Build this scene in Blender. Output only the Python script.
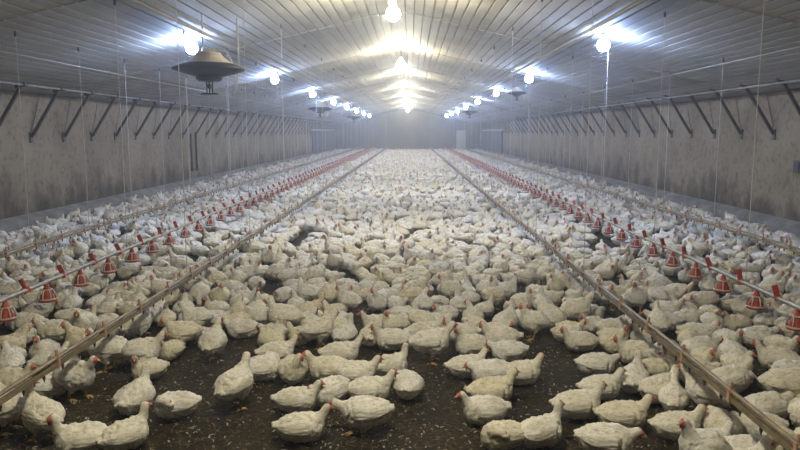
import bpy, bmesh, math, random
import numpy as np
from mathutils import Vector, Matrix, Euler, noise

for o in list(bpy.data.objects):
    bpy.data.objects.remove(o)
SC = bpy.context.scene
C = SC.collection
PI = math.pi
rnd = random.Random(7)

# ------------------------------------------------------------------ camera
F = 700.0
CAM = Vector((0.30, 0.0, 2.0))
YAW, PITCH = math.asin(11 / 706.2), math.asin(93 / 706.2)
cd = bpy.data.cameras.new('camera')
cd.sensor_width = 36.0
cd.lens = 36.0 * F / 800.0
cd.clip_start, cd.clip_end = 0.05, 300
cam = bpy.data.objects.new('camera', cd)
C.objects.link(cam)
cam.location = CAM
cam.rotation_euler = (PI / 2 - PITCH, 0, YAW)
SC.camera = cam
CR = Euler(cam.rotation_euler).to_matrix()

# ------------------------------------------------------------------ world, exposure
w = bpy.data.worlds.new('world')
SC.world = w
w.use_nodes = True
wn = w.node_tree.nodes
wn['Background'].inputs[0].default_value = (0.5, 0.6, 0.8, 1)
wn['Background'].inputs[1].default_value = 0.0
HAZE = 0.0050
vs = wn.new('ShaderNodeVolumeScatter')
vs.inputs['Color'].default_value = (0.80, 0.87, 1.0, 1)
vs.inputs['Density'].default_value = HAZE
vs.inputs['Anisotropy'].default_value = 0.7
w.node_tree.links.new(vs.outputs[0], wn['World Output'].inputs['Volume'])
SC.view_settings.view_transform = 'Standard'
SC.view_settings.look = 'None'
SC.view_settings.gamma = 1.0
SC.view_settings.use_curve_mapping = False
SC.view_settings.exposure = 0.0
RIDGE_POWER = 680.0
SIDE_POWER = 480.0
RIDGE_COL = (1.0, 0.91, 0.68)
SIDE_COL = (0.40, 0.56, 1.0)
try:
    SC.cycles.use_denoising = True
    SC.cycles.max_bounces = 6
    SC.cycles.diffuse_bounces = 4
    SC.cycles.volume_bounces = 1
    SC.cycles.sample_clamp_indirect = 8.0
except Exception:
    pass


def ray(u, v):
    return (CR @ Vector((u - 400.0, -(v - 225.0), -F))).normalized()


def at_z(u, v, z):
    d = ray(u, v)
    t = (z - CAM.z) / d.z
    return CAM + d * t


def at_x(u, v, x):
    d = ray(u, v)
    t = (x - CAM.x) / d.x
    return CAM + d * t


CRI = CR.inverted()


def proj(p):
    q = CRI @ (Vector(p) - CAM)
    if q.z > -0.05:
        return None
    return (400 - F * q.x / q.z, 225 + F * q.y / q.z)


# ------------------------------------------------------------------ helpers
def obj(name, me, parent=None, loc=None, rot=None, mats=None):
    if isinstance(me, bmesh.types.BMesh):
        m = bpy.data.meshes.new(name)
        me.to_mesh(m)
        me.free()
        me = m
    o = bpy.data.objects.new(name, me)
    C.objects.link(o)
    if mats is not None:
        me.materials.clear()
        for m in (mats if isinstance(mats, (list, tuple)) else [mats]):
            me.materials.append(m)
    if parent is not None:
        o.parent = parent
    if loc is not None:
        o.location = loc
    if rot is not None:
        o.rotation_euler = rot
    return o


def tag(o, label=None, cat=None, group=None, kind=None):
    for k, x in (('label', label), ('category', cat), ('group', group), ('kind', kind)):
        if x:
            o[k] = x
    return o


def empty(name, loc=(0, 0, 0), rz=0):
    o = bpy.data.objects.new(name, None)
    o.empty_display_size = 0.1
    C.objects.link(o)
    o.location = loc
    o.rotation_euler = (0, 0, rz)
    return o


def share(o, name, parent=None, loc=None, rot=None, scale=None):
    c = bpy.data.objects.new(name, o if isinstance(o, bpy.types.Mesh) else o.data)
    C.objects.link(c)
    c.parent = parent
    if loc is not None:
        c.location = loc
    if rot is not None:
        c.rotation_euler = rot
    if scale is not None:
        c.scale = scale
    return c


def box(bm, x0, x1, y0, y1, z0, z1, mi=0):
    vs = [bm.verts.new(p) for p in ((x0, y0, z0), (x1, y0, z0), (x1, y1, z0), (x0, y1, z0),
                                    (x0, y0, z1), (x1, y0, z1), (x1, y1, z1), (x0, y1, z1))]
    for f in ((0, 3, 2, 1), (4, 5, 6, 7), (0, 1, 5, 4), (1, 2, 6, 5), (2, 3, 7, 6), (3, 0, 4, 7)):
        fc = bm.faces.new([vs[i] for i in f])
        fc.material_index = mi
    return vs


def tube(bm, pts, radii, n=8, mi=0, caps=True, smooth=True):
    pts = [Vector(p) for p in pts]
    if not isinstance(radii, (list, tuple)):
        radii = [radii] * len(pts)
    rings = []
    for i, p in enumerate(pts):
        a = pts[max(0, i - 1)]
        b = pts[min(len(pts) - 1, i + 1)]
        t = (b - a).normalized()
        up = Vector((0, 0, 1)) if abs(t.z) < 0.9 else Vector((1, 0, 0))
        s = t.cross(up).normalized()
        q = s.cross(t)
        rings.append([bm.verts.new(p + (s * math.cos(2 * PI * k / n) + q * math.sin(2 * PI * k / n)) * radii[i]) for k in range(n)])
    for a, b in zip(rings, rings[1:]):
        for k in range(n):
            f = bm.faces.new((a[k], a[(k + 1) % n], b[(k + 1) % n], b[k]))
            f.material_index = mi
            f.smooth = smooth
    if caps:
        f = bm.faces.new(rings[0][::-1]); f.material_index = mi
        f = bm.faces.new(rings[-1]); f.material_index = mi


def lathe(bm, prof, n=16, mi=0, c=(0, 0, 0), smooth=True):
    rings = []
    for r, z in prof:
        rings.append([bm.verts.new((c[0] + r * math.cos(2 * PI * k / n), c[1] + r * math.sin(2 * PI * k / n), c[2] + z)) for k in range(n)])
    for a, b in zip(rings, rings[1:]):
        for k in range(n):
            f = bm.faces.new((a[k], a[(k + 1) % n], b[(k + 1) % n], b[k]))
            f.material_index = mi
            f.smooth = smooth
    return rings


def bar(bm, a, b, wid, thk, mi=0, up=(0, 1, 0)):
    a, b = Vector(a), Vector(b)
    t = (b - a).normalized()
    s = t.cross(Vector(up)).normalized()
    q = s.cross(t).normalized()
    vs = []
    for p in (a, b):
        for i, j in ((-1, -1), (1, -1), (1, 1), (-1, 1)):
            vs.append(bm.verts.new(p + s * (i * wid / 2) + q * (j * thk / 2)))
    for f in ((3, 2, 1, 0), (4, 5, 6, 7), (0, 1, 5, 4), (1, 2, 6, 5), (2, 3, 7, 6), (3, 0, 4, 7)):
        bm.faces.new([vs[i] for i in f]).material_index = mi


# ------------------------------------------------------------------ materials
def mat(name, col, rough=0.7, metal=0.0, noise_scale=None, noise_amt=0.15, col2=None, bump=0.0, bump_scale=40, detail=5):
    m = bpy.data.materials.new(name)
    m.use_nodes = True
    nt = m.node_tree
    b = nt.nodes['Principled BSDF']
    b.inputs['Base Color'].default_value = (*col, 1)
    b.inputs['Roughness'].default_value = rough
    b.inputs['Metallic'].default_value = metal
    tc = nt.nodes.new('ShaderNodeTexCoord')
    if noise_scale:
        n = nt.nodes.new('ShaderNodeTexNoise')
        n.inputs['Scale'].default_value = noise_scale
        n.inputs['Detail'].default_value = detail
        r = nt.nodes.new('ShaderNodeValToRGB')
        r.color_ramp.elements[0].position = 0.35
        r.color_ramp.elements[1].position = 0.68
        c2 = col2 or tuple(x * (1 - noise_amt) for x in col)
        r.color_ramp.elements[0].color = (*c2, 1)
        r.color_ramp.elements[1].color = (*col, 1)
        nt.links.new(tc.outputs['Object'], n.inputs['Vector'])
        nt.links.new(n.outputs[0], r.inputs[0])
        nt.links.new(r.outputs[0], b.inputs['Base Color'])
    if bump:
        n2 = nt.nodes.new('ShaderNodeTexNoise')
        n2.inputs['Scale'].default_value = bump_scale
        n2.inputs['Detail'].default_value = 4
        bp = nt.nodes.new('ShaderNodeBump')
        bp.inputs['Strength'].default_value = bump
        bp.inputs['Distance'].default_value = 0.02
        nt.links.new(tc.outputs['Object'], n2.inputs['Vector'])
        nt.links.new(n2.outputs[0], bp.inputs['Height'])
        nt.links.new(bp.outputs[0], b.inputs['Normal'])
    return m


def emis(name, col, strength):
    m = bpy.data.materials.new(name)
    m.use_nodes = True
    nt = m.node_tree
    nt.nodes.remove(nt.nodes['Principled BSDF'])
    e = nt.nodes.new('ShaderNodeEmission')
    e.inputs[0].default_value = (*col, 1)
    e.inputs[1].default_value = strength
    nt.links.new(e.outputs[0], nt.nodes['Material Output'].inputs[0])
    return m


def litter_mat():
    m = bpy.data.materials.new('litter')
    m.use_nodes = True
    nt = m.node_tree
    N, L = nt.nodes, nt.links
    b = N['Principled BSDF']
    b.inputs['Roughness'].default_value = 0.95
    tc = N.new('ShaderNodeTexCoord')

    def noi(s, d=6, rough=0.6):
        n = N.new('ShaderNodeTexNoise')
        n.inputs['Scale'].default_value = s
        n.inputs['Detail'].default_value = d
        n.inputs['Roughness'].default_value = rough
        L.new(tc.outputs['Object'], n.inputs['Vector'])
        return n

    def ramp(src, stops):
        r = N.new('ShaderNodeValToRGB')
        els = r.color_ramp.elements
        while len(els) < len(stops):
            els.new(0.5)
        for e, (p, c) in zip(els, stops):
            e.position = p
            e.color = (*c, 1)
        L.new(src, r.inputs[0])
        return r
    a = ramp(noi(1.3).outputs[0], [(0.35, (0.017, 0.0115, 0.0034)), (0.65, (0.042, 0.030, 0.0105))])
    bb = ramp(noi(28, 8, 0.75).outputs[0], [(0.40, (0.25, 0.25, 0.25)), (0.55, (1, 1, 1)), (0.72, (5.0, 4.8, 4.0))])
    mx = N.new('ShaderNodeMix')
    mx.data_type = 'RGBA'
    mx.blend_type = 'MULTIPLY'
    mx.inputs[0].default_value = 1
    L.new(a.outputs[0], mx.inputs[6])
    L.new(bb.outputs[0], mx.inputs[7])
    L.new(mx.outputs[2], b.inputs['Base Color'])
    bp = N.new('ShaderNodeBump')
    bp.inputs['Strength'].default_value = 0.9
    bp.inputs['Distance'].default_value = 0.03
    L.new(noi(22, 8, 0.7).outputs[0], bp.inputs['Height'])
    L.new(bp.outputs[0], b.inputs['Normal'])
    return m


def wall_mat():
    m = bpy.data.materials.new('stained_concrete')
    m.use_nodes = True
    nt = m.node_tree
    N, L = nt.nodes, nt.links
    b = N['Principled BSDF']
    b.inputs['Roughness'].default_value = 0.9
    tc = N.new('ShaderNodeTexCoord')
    sp = N.new('ShaderNodeSeparateXYZ')
    L.new(tc.outputs['Object'], sp.inputs[0])
    n1 = N.new('ShaderNodeTexNoise'); n1.inputs['Scale'].default_value = 0.9; n1.inputs['Detail'].default_value = 8
    L.new(tc.outputs['Object'], n1.inputs['Vector'])
    r1 = N.new('ShaderNodeValToRGB')
    r1.color_ramp.elements[0].position = 0.3; r1.color_ramp.elements[0].color = (0.165, 0.132, 0.088, 1)
    r1.color_ramp.elements[1].position = 0.7; r1.color_ramp.elements[1].color = (0.265, 0.222, 0.160, 1)
    L.new(n1.outputs[0], r1.inputs[0])
    # streaky dirt rising from the kerb: an irregular splash line, and vertical runs
    mp = N.new('ShaderNodeMapping'); mp.inputs['Scale'].default_value = (1, 0.9, 0.55)
    L.new(tc.outputs['Object'], mp.inputs[0])
    n2 = N.new('ShaderNodeTexNoise'); n2.inputs['Scale'].default_value = 1.6; n2.inputs['Detail'].default_value = 7
    n2.inputs['Roughness'].default_value = 0.7
    L.new(mp.outputs[0], n2.inputs['Vector'])
    ma = N.new('ShaderNodeMath'); ma.operation = 'MULTIPLY_ADD'
    L.new(n2.outputs[0], ma.inputs[0]); ma.inputs[1].default_value = 3.4; ma.inputs[2].default_value = -0.85
    sb = N.new('ShaderNodeMath'); sb.operation = 'SUBTRACT'
    L.new(ma.outputs[0], sb.inputs[0]); L.new(sp.outputs[2], sb.inputs[1])
    mr = N.new('ShaderNodeMapRange'); mr.inputs[1].default_value = -0.15; mr.inputs[2].default_value = 0.55
    mr.inputs[3].default_value = 0; mr.inputs[4].default_value = 0.85
    L.new(sb.outputs[0], mr.inputs[0])
    mx = N.new('ShaderNodeMix'); mx.data_type = 'RGBA'
    L.new(mr.outputs[0], mx.inputs[0]); L.new(r1.outputs[0], mx.inputs[6])
    mx.inputs[7].default_value = (0.040, 0.031, 0.020, 1)
    n3 = N.new('ShaderNodeTexNoise'); n3.inputs['Scale'].default_value = 9; n3.inputs['Detail'].default_value = 6
    L.new(tc.outputs['Object'], n3.inputs['Vector'])
    r3 = N.new('ShaderNodeValToRGB')
    r3.color_ramp.elements[0].position = 0.28; r3.color_ramp.elements[0].color = (0.6, 0.58, 0.54, 1)
    r3.color_ramp.elements[1].position = 0.5; r3.color_ramp.elements[1].color = (1, 1, 1, 1)
    L.new(n3.outputs[0], r3.inputs[0])
    m2 = N.new('ShaderNodeMix'); m2.data_type = 'RGBA'; m2.blend_type = 'MULTIPLY'; m2.inputs[0].default_value = 1
    L.new(mx.outputs[2], m2.inputs[6]); L.new(r3.outputs[0], m2.inputs[7])
    L.new(m2.outputs[2], b.inputs['Base Color'])
    bp = N.new('ShaderNodeBump'); bp.inputs['Strength'].default_value = 0.3; bp.inputs['Distance'].default_value = 0.02
    L.new(n3.outputs[0], bp.inputs['Height']); L.new(bp.outputs[0], b.inputs['Normal'])
    return m


def feather_mat(name, own):
    """White plumage with cream and yellow staining; 'skin' marks the bare red face.  own: tint from object colour, else random."""
    m = bpy.data.materials.new(name)
    m.use_nodes = True
    nt = m.node_tree
    N, L = nt.nodes, nt.links
    b = N['Principled BSDF']
    b.inputs['Roughness'].default_value = 0.85
    tc = N.new('ShaderNodeTexCoord')
    oi = N.new('ShaderNodeObjectInfo')
    if own:
        sp = N.new('ShaderNodeSeparateColor')
        L.new(oi.outputs['Color'], sp.inputs[0])
        tint = sp.outputs[0]
    else:
        pw = N.new('ShaderNodeMath'); pw.operation = 'POWER'; pw.inputs[1].default_value = 1.6
        L.new(oi.outputs['Random'], pw.inputs[0])
        tint = pw.outputs[0]
    base = N.new('ShaderNodeMix'); base.data_type = 'RGBA'
    base.inputs[6].default_value = (0.84, 0.83, 0.80, 1)
    base.inputs[7].default_value = (0.76, 0.71, 0.55, 1)
    L.new(tint, base.inputs[0])
    # stains
    va = N.new('ShaderNodeVectorMath'); va.operation = 'ADD'
    sc = N.new('ShaderNodeVectorMath'); sc.operation = 'SCALE'; sc.inputs['Scale'].default_value = 30
    cb = N.new('ShaderNodeCombineXYZ')
    L.new(tint, cb.inputs[0]); L.new(tint, cb.inputs[1])
    L.new(cb.outputs[0], sc.inputs[0])
    L.new(tc.outputs['Object'], va.inputs[0]); L.new(sc.outputs[0], va.inputs[1])
    n1 = N.new('ShaderNodeTexNoise'); n1.inputs['Scale'].default_value = 9; n1.inputs['Detail'].default_value = 5
    L.new(va.outputs[0], n1.inputs['Vector'])
    r1 = N.new('ShaderNodeValToRGB')
    r1.color_ramp.elements[0].position = 0.50; r1.color_ramp.elements[0].color = (0, 0, 0, 1)
    r1.color_ramp.elements[1].position = 0.74; r1.color_ramp.elements[1].color = (0.6, 0.6, 0.6, 1)
    L.new(n1.outputs[0], r1.inputs[0])
    st = N.new('ShaderNodeMix'); st.data_type = 'RGBA'
    L.new(r1.outputs[0], st.inputs[0]); L.new(base.outputs[2], st.inputs[6])
    st.inputs[7].default_value = (0.47, 0.40, 0.25, 1)
    # fine feather streaks along the body
    mp = N.new('ShaderNodeMapping'); mp.inputs['Scale'].default_value = (26, 70, 60)
    L.new(va.outputs[0], mp.inputs[0])
    n2 = N.new('ShaderNodeTexNoise'); n2.inputs['Scale'].default_value = 1; n2.inputs['Detail'].default_value = 4
    L.new(mp.outputs[0], n2.inputs['Vector'])
    r2 = N.new('ShaderNodeValToRGB')
    r2.color_ramp.elements[0].position = 0.30; r2.color_ramp.elements[0].color = (0.62, 0.60, 0.55, 1)
    r2.color_ramp.elements[1].position = 0.52; r2.color_ramp.elements[1].color = (1, 1, 1, 1)
    L.new(n2.outputs[0], r2.inputs[0])
    ml = N.new('ShaderNodeMix'); ml.data_type = 'RGBA'; ml.blend_type = 'MULTIPLY'; ml.inputs[0].default_value = 0.8
    L.new(st.outputs[2], ml.inputs[6]); L.new(r2.outputs[0], ml.inputs[7])
    at = N.new('ShaderNodeAttribute'); at.attribute_name = 'skin'
    sk = N.new('ShaderNodeMix'); sk.data_type = 'RGBA'
    L.new(at.outputs['Fac'], sk.inputs[0]); L.new(ml.outputs[2], sk.inputs[6])
    sk.inputs[7].default_value = (0.50, 0.20, 0.155, 1)
    L.new(sk.outputs[2], b.inputs['Base Color'])
    bp = N.new('ShaderNodeBump'); bp.inputs['Strength'].default_value = 0.35; bp.inputs['Distance'].default_value = 0.012
    L.new(n2.outputs[0], bp.inputs['Height']); L.new(bp.outputs[0], b.inputs['Normal'])
    return m


M = {}
M['litter'] = litter_mat()
M['wall'] = wall_mat()
M['kerb'] = mat('kerb_concrete', (0.27, 0.26, 0.24), 0.9, noise_scale=3, noise_amt=0.45)
M['panel'] = mat('cream_sheet', (0.39, 0.375, 0.34), 0.75, noise_scale=0.5, col2=(0.28, 0.265, 0.225), bump=0.04, bump_scale=6)
M['panel_aged'] = mat('aged_cream_sheet', (0.36, 0.335, 0.275), 0.75, noise_scale=0.8, col2=(0.22, 0.20, 0.15), bump=0.04, bump_scale=6)
M['steel'] = mat('dark_steel', (0.062, 0.050, 0.038), 0.6, noise_scale=9, noise_amt=0.4)
M['white_paint'] = mat('white_paint', (0.60, 0.59, 0.55), 0.5, noise_scale=6, noise_amt=0.2)
M['grey_panel'] = mat('dark_cooling_pad', (0.10, 0.105, 0.12), 0.8, noise_scale=6, noise_amt=0.35)
M['end_wall'] = mat('end_wall_sheet', (0.17, 0.16, 0.14), 0.8, noise_scale=1.2, noise_amt=0.25)
M['galv'] = mat('galvanised', (0.36, 0.35, 0.31), 0.45, 0.35, noise_scale=14, noise_amt=0.35)
M['rail'] = mat('tan_rail', (0.30, 0.235, 0.14), 0.5, 0.1, noise_scale=12, noise_amt=0.4)
M['pipe'] = mat('buff_water_pipe', (0.25, 0.195, 0.11), 0.5, noise_scale=12, noise_amt=0.4)
M['bracket'] = mat('pinkish_clip', (0.52, 0.32, 0.24), 0.6, noise_scale=20, noise_amt=0.3)
M['nipple'] = mat('dark_nipple', (0.05, 0.04, 0.035), 0.5)
M['red'] = mat('red_plastic', (0.50, 0.060, 0.035), 0.5, noise_scale=18, noise_amt=0.3)
M['grill'] = mat('white_plastic', (0.74, 0.70, 0.60), 0.5, noise_scale=18, noise_amt=0.25)
M['cord'] = mat('pale_cord', (0.46, 0.45, 0.42), 0.8)
M['heater_top'] = mat('beige_enamel', (0.56, 0.50, 0.40), 0.45, noise_scale=5, noise_amt=0.3)
M['heater_dark'] = mat('blue_black_steel', (0.022, 0.026, 0.040), 0.6, noise_scale=8, noise_amt=0.3)  # near-black blue tone for the dish rim, burner parts and control box cover
M['ridge_bulb'] = emis('warm_bulb', RIDGE_COL, RIDGE_POWER)
M['side_bulb'] = emis('cool_bulb', SIDE_COL, SIDE_POWER)
M['feather_own'] = feather_mat('plumage', True)
M['feather'] = feather_mat('plumage_flock', False)
M['comb'] = mat('comb_red', (0.44, 0.070, 0.055), 0.55, noise_scale=60, noise_amt=0.3)
M['beak'] = mat('horn_beak', (0.62, 0.42, 0.22), 0.45)
M['leg'] = mat('yellow_shank', (0.66, 0.42, 0.12), 0.55, noise_scale=50, noise_amt=0.3)
M['eye'] = mat('eye_black', (0.03, 0.015, 0.01), 0.2)
M['fleck'] = mat('straw_fleck', (0.24, 0.20, 0.13), 0.9, noise_scale=3, noise_amt=0.5)
M['down'] = mat('loose_down', (0.42, 0.40, 0.33), 0.9, noise_scale=3, noise_amt=0.3)

# ------------------------------------------------------------------ the building
HW, Y0, Y1 = 7.6, -9.0, 75.0
RZ, SL = 4.5, 0.23


def ceil_z(x):
    return RZ - SL * abs(x)


bm = bmesh.new()
nx, ny = 60, 160
grid = {}
for j in range(ny + 1):
    t = j / ny
    y = Y0 + (Y1 - Y0) * t ** 1.4
    for i in range(nx + 1):
        x = -HW + 2 * HW * i / nx
        z = 0.018 * noise.noise(Vector((x * 1.7, y * 1.7, 0))) + 0.01 * noise.noise(Vector((x * 5, y * 5, 3)))
        grid[i, j] = bm.verts.new((x, y, z - 0.012))
for j in range(ny):
    for i in range(nx):
        bm.faces.new((grid[i, j], grid[i + 1, j], grid[i + 1, j + 1], grid[i, j + 1])).smooth = True
tag(obj('floor', bm, mats=M['litter']), 'dark brown litter floor strewn with shavings and feathers', kind='structure')

for s, nm in ((-1, 'left'), (1, 'right')):
    bm = bmesh.new()
    box(bm, min(s * HW, s * (HW + 0.2)), max(s * HW, s * (HW + 0.2)), Y0, Y1, -0.05, ceil_z(HW) + 0.05)
    wl = tag(obj('wall_' + nm, bm, mats=M['wall']), nm + ' long side wall of stained concrete', kind='structure')
    bm = bmesh.new()
    kw = 0.22
    xs = [s * HW, s * (HW - kw), s * (HW - kw), s * HW]
    prof = [(s * (HW - 0.001), 0.33), (s * (HW - kw), 0.24), (s * (HW - kw), -0.02), (s * (HW - 0.001), -0.02)]
    a = [bm.verts.new((x, Y0, z)) for x, z in prof]
    b = [bm.verts.new((x, Y1, z)) for x, z in prof]
    for k in range(4):
        f = (a[k], a[(k + 1) % 4], b[(k + 1) % 4], b[k])
        bm.faces.new(f if s < 0 else f[::-1])
    bmesh.ops.recalc_face_normals(bm, faces=bm.faces)
    tag(obj('baseboard_' + nm, bm, mats=M['kerb']), 'pale concrete kerb along the foot of the %s wall' % nm, kind='structure')
    # diagonal steel braces from the wall up to the roof
    bm = bmesh.new()
    top_x = HW - 0.66
    bar(bm, (0, 0, 0), (-s * 0.62, 0, 0.96), 0.055, 0.055)
    brm = bpy.data.meshes.new('brace'); bm.to_mesh(brm); bm.free(); brm.materials.append(M['steel'])
    bm = bmesh.new(); box(bm, -0.012, 0.012, -0.05, 0.05, -0.12, 0.10)
    fpm = bpy.data.meshes.new('foot_plate'); bm.to_mesh(fpm); bm.free(); fpm.materials.append(M['steel'])
    bm = bmesh.new(); bar(bm, (0, 0, 0), (0, 0.42, 0.82), 0.008, 0.008, up=(1, 0, 0))
    trm = bpy.data.meshes.new('tie_rod'); bm.to_mesh(trm); bm.free(); trm.materials.append(M['steel'])
    bm = bmesh.new(); box(bm, -0.10, 0.10, -0.045, 0.045, -0.03, 0.03)
    tpm = bpy.data.meshes.new('top_plate'); bm.to_mesh(tpm); bm.free(); tpm.materials.append(M['steel'])
    pb_ = at_x(32, 139, -HW + 0.03) if s < 0 else at_x(773, 136, HW - 0.03)
    yb = pb_.y - 1.395 * 14
    while yb < Y1 - 0.5:
        if yb > Y0 + 0.5:
            br = share(brm, 'brace', wl, (s * (HW - 0.03), yb, pb_.z + 0.04))
            share(fpm, 'foot_plate', br, (s * 0.018, 0, 0.0))
            share(trm, 'tie_rod', br, (s * 0.015, 0, 0.02))
            share(tpm, 'top_plate', br, (-s * 0.62, 0, 0.96), (0, s * math.atan(SL), 0))
        yb += 1.395
    # pale eave trim under the ceiling edge and a dark rail through the far braces
    bm = bmesh.new()
    x = s * (HW - 0.70)
    box(bm, x - 0.02, x + 0.02, Y0, Y1, ceil_z(x) - 0.06, ceil_z(x) - 0.025)
    tag(obj('trim_%d' % (1 if s < 0 else 2), bm, mats=M['kerb']), 'pale rail under the eave along the %s wall' % nm, kind='structure')
    # dark cooling pads at the far end of each side wall, one panel each
    pads = empty('cooling_pad_bank', (s * (HW - 0.06), 56.0, 0.25))
    tag(pads, 'dark bank of cooling pads at the far end of the %s wall' % nm, 'cooling pad')
    bm = bmesh.new(); box(bm, -0.05, 0.05, 0.03, 1.97, 0.0, 1.85)
    for k in range(7):
        z_ = 0.13 + k * 0.25
        box(bm, -0.07, 0.07, 0.05, 1.95, z_, z_ + 0.03)
    pm = bpy.data.meshes.new('pad_panel'); bm.to_mesh(pm); bm.free(); pm.materials.append(M['grey_panel'])
    for k in range(8):
        share(pm, 'pad_panel', pads, (-s * 0.02, k * 2.0, 0))
    bm = bmesh.new(); box(bm, -0.08, 0.05, -0.05, 16.05, 1.86, 1.98)
    obj('header_gutter', bm, pads, mats=M['white_paint'])

bm = bmesh.new(); box(bm, -HW - 0.2, HW + 0.2, Y0 - 0.2, Y0, -0.05, 4.7)
tag(obj('wall_near', bm, mats=M['end_wall']), 'near end wall', kind='structure')
bm = bmesh.new(); box(bm, -HW - 0.2, HW + 0.2, Y1, Y1 + 0.2, -0.05, 4.7)
wf = tag(obj('wall_far', bm, mats=M['end_wall']), 'hazy grey far end wall under the gable', kind='structure')
bm = bmesh.new(); box(bm, -0.02, 0.02, -0.02, 0.0, 0, 4.6)
bt = bpy.data.meshes.new('batten'); bm.to_mesh(bt); bm.free(); bt.materials.append(M['end_wall'])
for k in range(-7, 8):
    share(bt, 'batten', wf, (k * 1.0, Y1, 0), scale=(1, 1, (ceil_z(k) - 0.1) / 4.6))
# white door in the far wall
d = empty('door_1', (5.62, Y1 - 0.03, 0.02))
tag(d, 'pale door in the far end wall', kind='structure')
bm = bmesh.new(); box(bm, -0.5, 0.5, -0.03, 0.03, 0, 2.15)
obj('door_leaf', bm, d, mats=M['white_paint'])
bm = bmesh.new()
for x0, x1, z0, z1 in ((-0.58, -0.5, 0, 2.23), (0.5, 0.58, 0, 2.23), (-0.58, 0.58, 2.15, 2.23)):
    box(bm, x0, x1, -0.05, 0.03, z0, z1)
obj('door_frame', bm, d, mats=M['end_wall'])
bm = bmesh.new(); tube(bm, [(-0.4, -0.03, 1.05), (-0.4, -0.09, 1.05), (-0.28, -0.09, 1.05)], 0.015, 6)
obj('door_handle', bm, d, mats=M['steel'])

# ceiling: deck, then ribbed sheets in columns and lapped rows
bm = bmesh.new()
p = [(-HW - 0.2, ceil_z(HW + 0.2) + 0.06), (0, RZ + 0.06), (HW + 0.2, ceil_z(HW + 0.2) + 0.06),
     (HW + 0.2, ceil_z(HW + 0.2) + 0.16), (0, RZ + 0.16), (-HW - 0.2, ceil_z(HW + 0.2) + 0.16)]
a = [bm.verts.new((x, Y0 - 0.2, z)) for x, z in p]
b = [bm.verts.new((x, Y1 + 0.2, z)) for x, z in p]
for k in range(6):
    bm.faces.new((a[k], a[(k + 1) % 6], b[(k + 1) % 6], b[k]))
bm.faces.new(a[::-1]); bm.faces.new(b)
bmesh.ops.recalc_face_normals(bm, faces=bm.faces)
ceil = tag(obj('ceiling', bm, mats=M['panel']), 'pitched ceiling of ribbed cream sheets', kind='structure')
PW, PL = 0.95, 6.0
RIBS = 5


def sheet_mesh(aged):
    bm = bmesh.new()
    prof = []
    wv = PW / RIBS
    for r in range(RIBS):
        x0 = r * wv
        prof += [(x0, 0.030), (x0 + 0.012, 0.028), (x0 + 0.018, 0.001), (x0 + wv * 0.5, 0.0), (x0 + wv - 0.018, 0.001), (x0 + wv - 0.012, 0.028)]
    prof.append((PW, 0.030))
    rows = []
    for y, dz in ((0, -0.012), (PL * 0.5, -0.004), (PL + 0.12, 0.006)):
        rows.append([bm.verts.new((x, y, z + dz)) for x, z in prof])
    for a, b in zip(rows, rows[1:]):
        for k in range(len(prof) - 1):
            bm.faces.new((a[k + 1], a[k], b[k], b[k + 1]))
    # down-turned lap edge
    e = [bm.verts.new((v.co.x, 0, v.co.z + 0.02)) for v in rows[0]]
    for k in range(len(prof) - 1):
        bm.faces.new((e[k + 1], e[k], rows[0][k], rows[0][k + 1]))
    me = bpy.data.meshes.new('ceiling_sheet')
    bm.to_mesh(me); bm.free()
    me.materials.append(M['panel_aged' if aged else 'panel'])
    return me


SM = [sheet_mesh(False), sheet_mesh(True)]
LEN = math.hypot(1, SL)
for s in (-1, 1):
    for cidx in range(8):
        for r in range(14):
            o = share(SM[1 if rnd.random() < 0.3 else 0], 'ceiling_sheet', ceil)
            x = s * (cidx * PW / LEN)
            th = math.atan(SL)
            # sheet runs outwards from the ridge, dipping
            if s > 0:
                o.matrix_local = Matrix.Translation((x, Y0 + r * PL, ceil_z(x) + 0.012)) @ Matrix.Rotation(th, 4, 'Y')
            else:
                o.matrix_local = Matrix.Translation((x - PW / LEN, Y0 + r * PL, ceil_z(abs(x) + PW / LEN) + 0.012)) @ Matrix.Rotation(-th, 4, 'Y')
bm = bmesh.new()
for s in (-1, 1):
    a = [bm.verts.new((0, y, RZ - 0.02)) for y in (Y0, Y1)]
    b = [bm.verts.new((s * 0.16, y, ceil_z(0.16) - 0.012)) for y in (Y0, Y1)]
    bm.faces.new((a[0], a[1], b[1], b[0]) if s > 0 else (b[0], b[1], a[1], a[0]))
obj('ridge_cap', bm, ceil, mats=M['panel'])

# conduits that carry the side lamps, thin winch cables over the outer lines
for s in (-1, 1):
    sd = 'left' if s < 0 else 'right'
    bm = bmesh.new()
    x = s * 3.3
    tube(bm, [(x, Y0 + 0.1, ceil_z(x) - 0.05), (x, Y1 - 0.1, ceil_z(x) - 0.05)], 0.028, 8)
    tag(obj('conduit', bm, mats=M['panel_aged']), 'long pale conduit under the ceiling beside the %s row of lamps' % sd, 'conduit')
    bm = bmesh.new()
    x = s * 5.6
    tube(bm, [(x, Y0 + 0.1, ceil_z(x) - 0.06), (x, Y1 - 0.1, ceil_z(x) - 0.06)], 0.007, 6)
    tag(obj('winch_cable', bm, mats=M['cord']), 'thin pale winch cable under the ceiling near the %s wall' % sd, 'cable')

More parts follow.
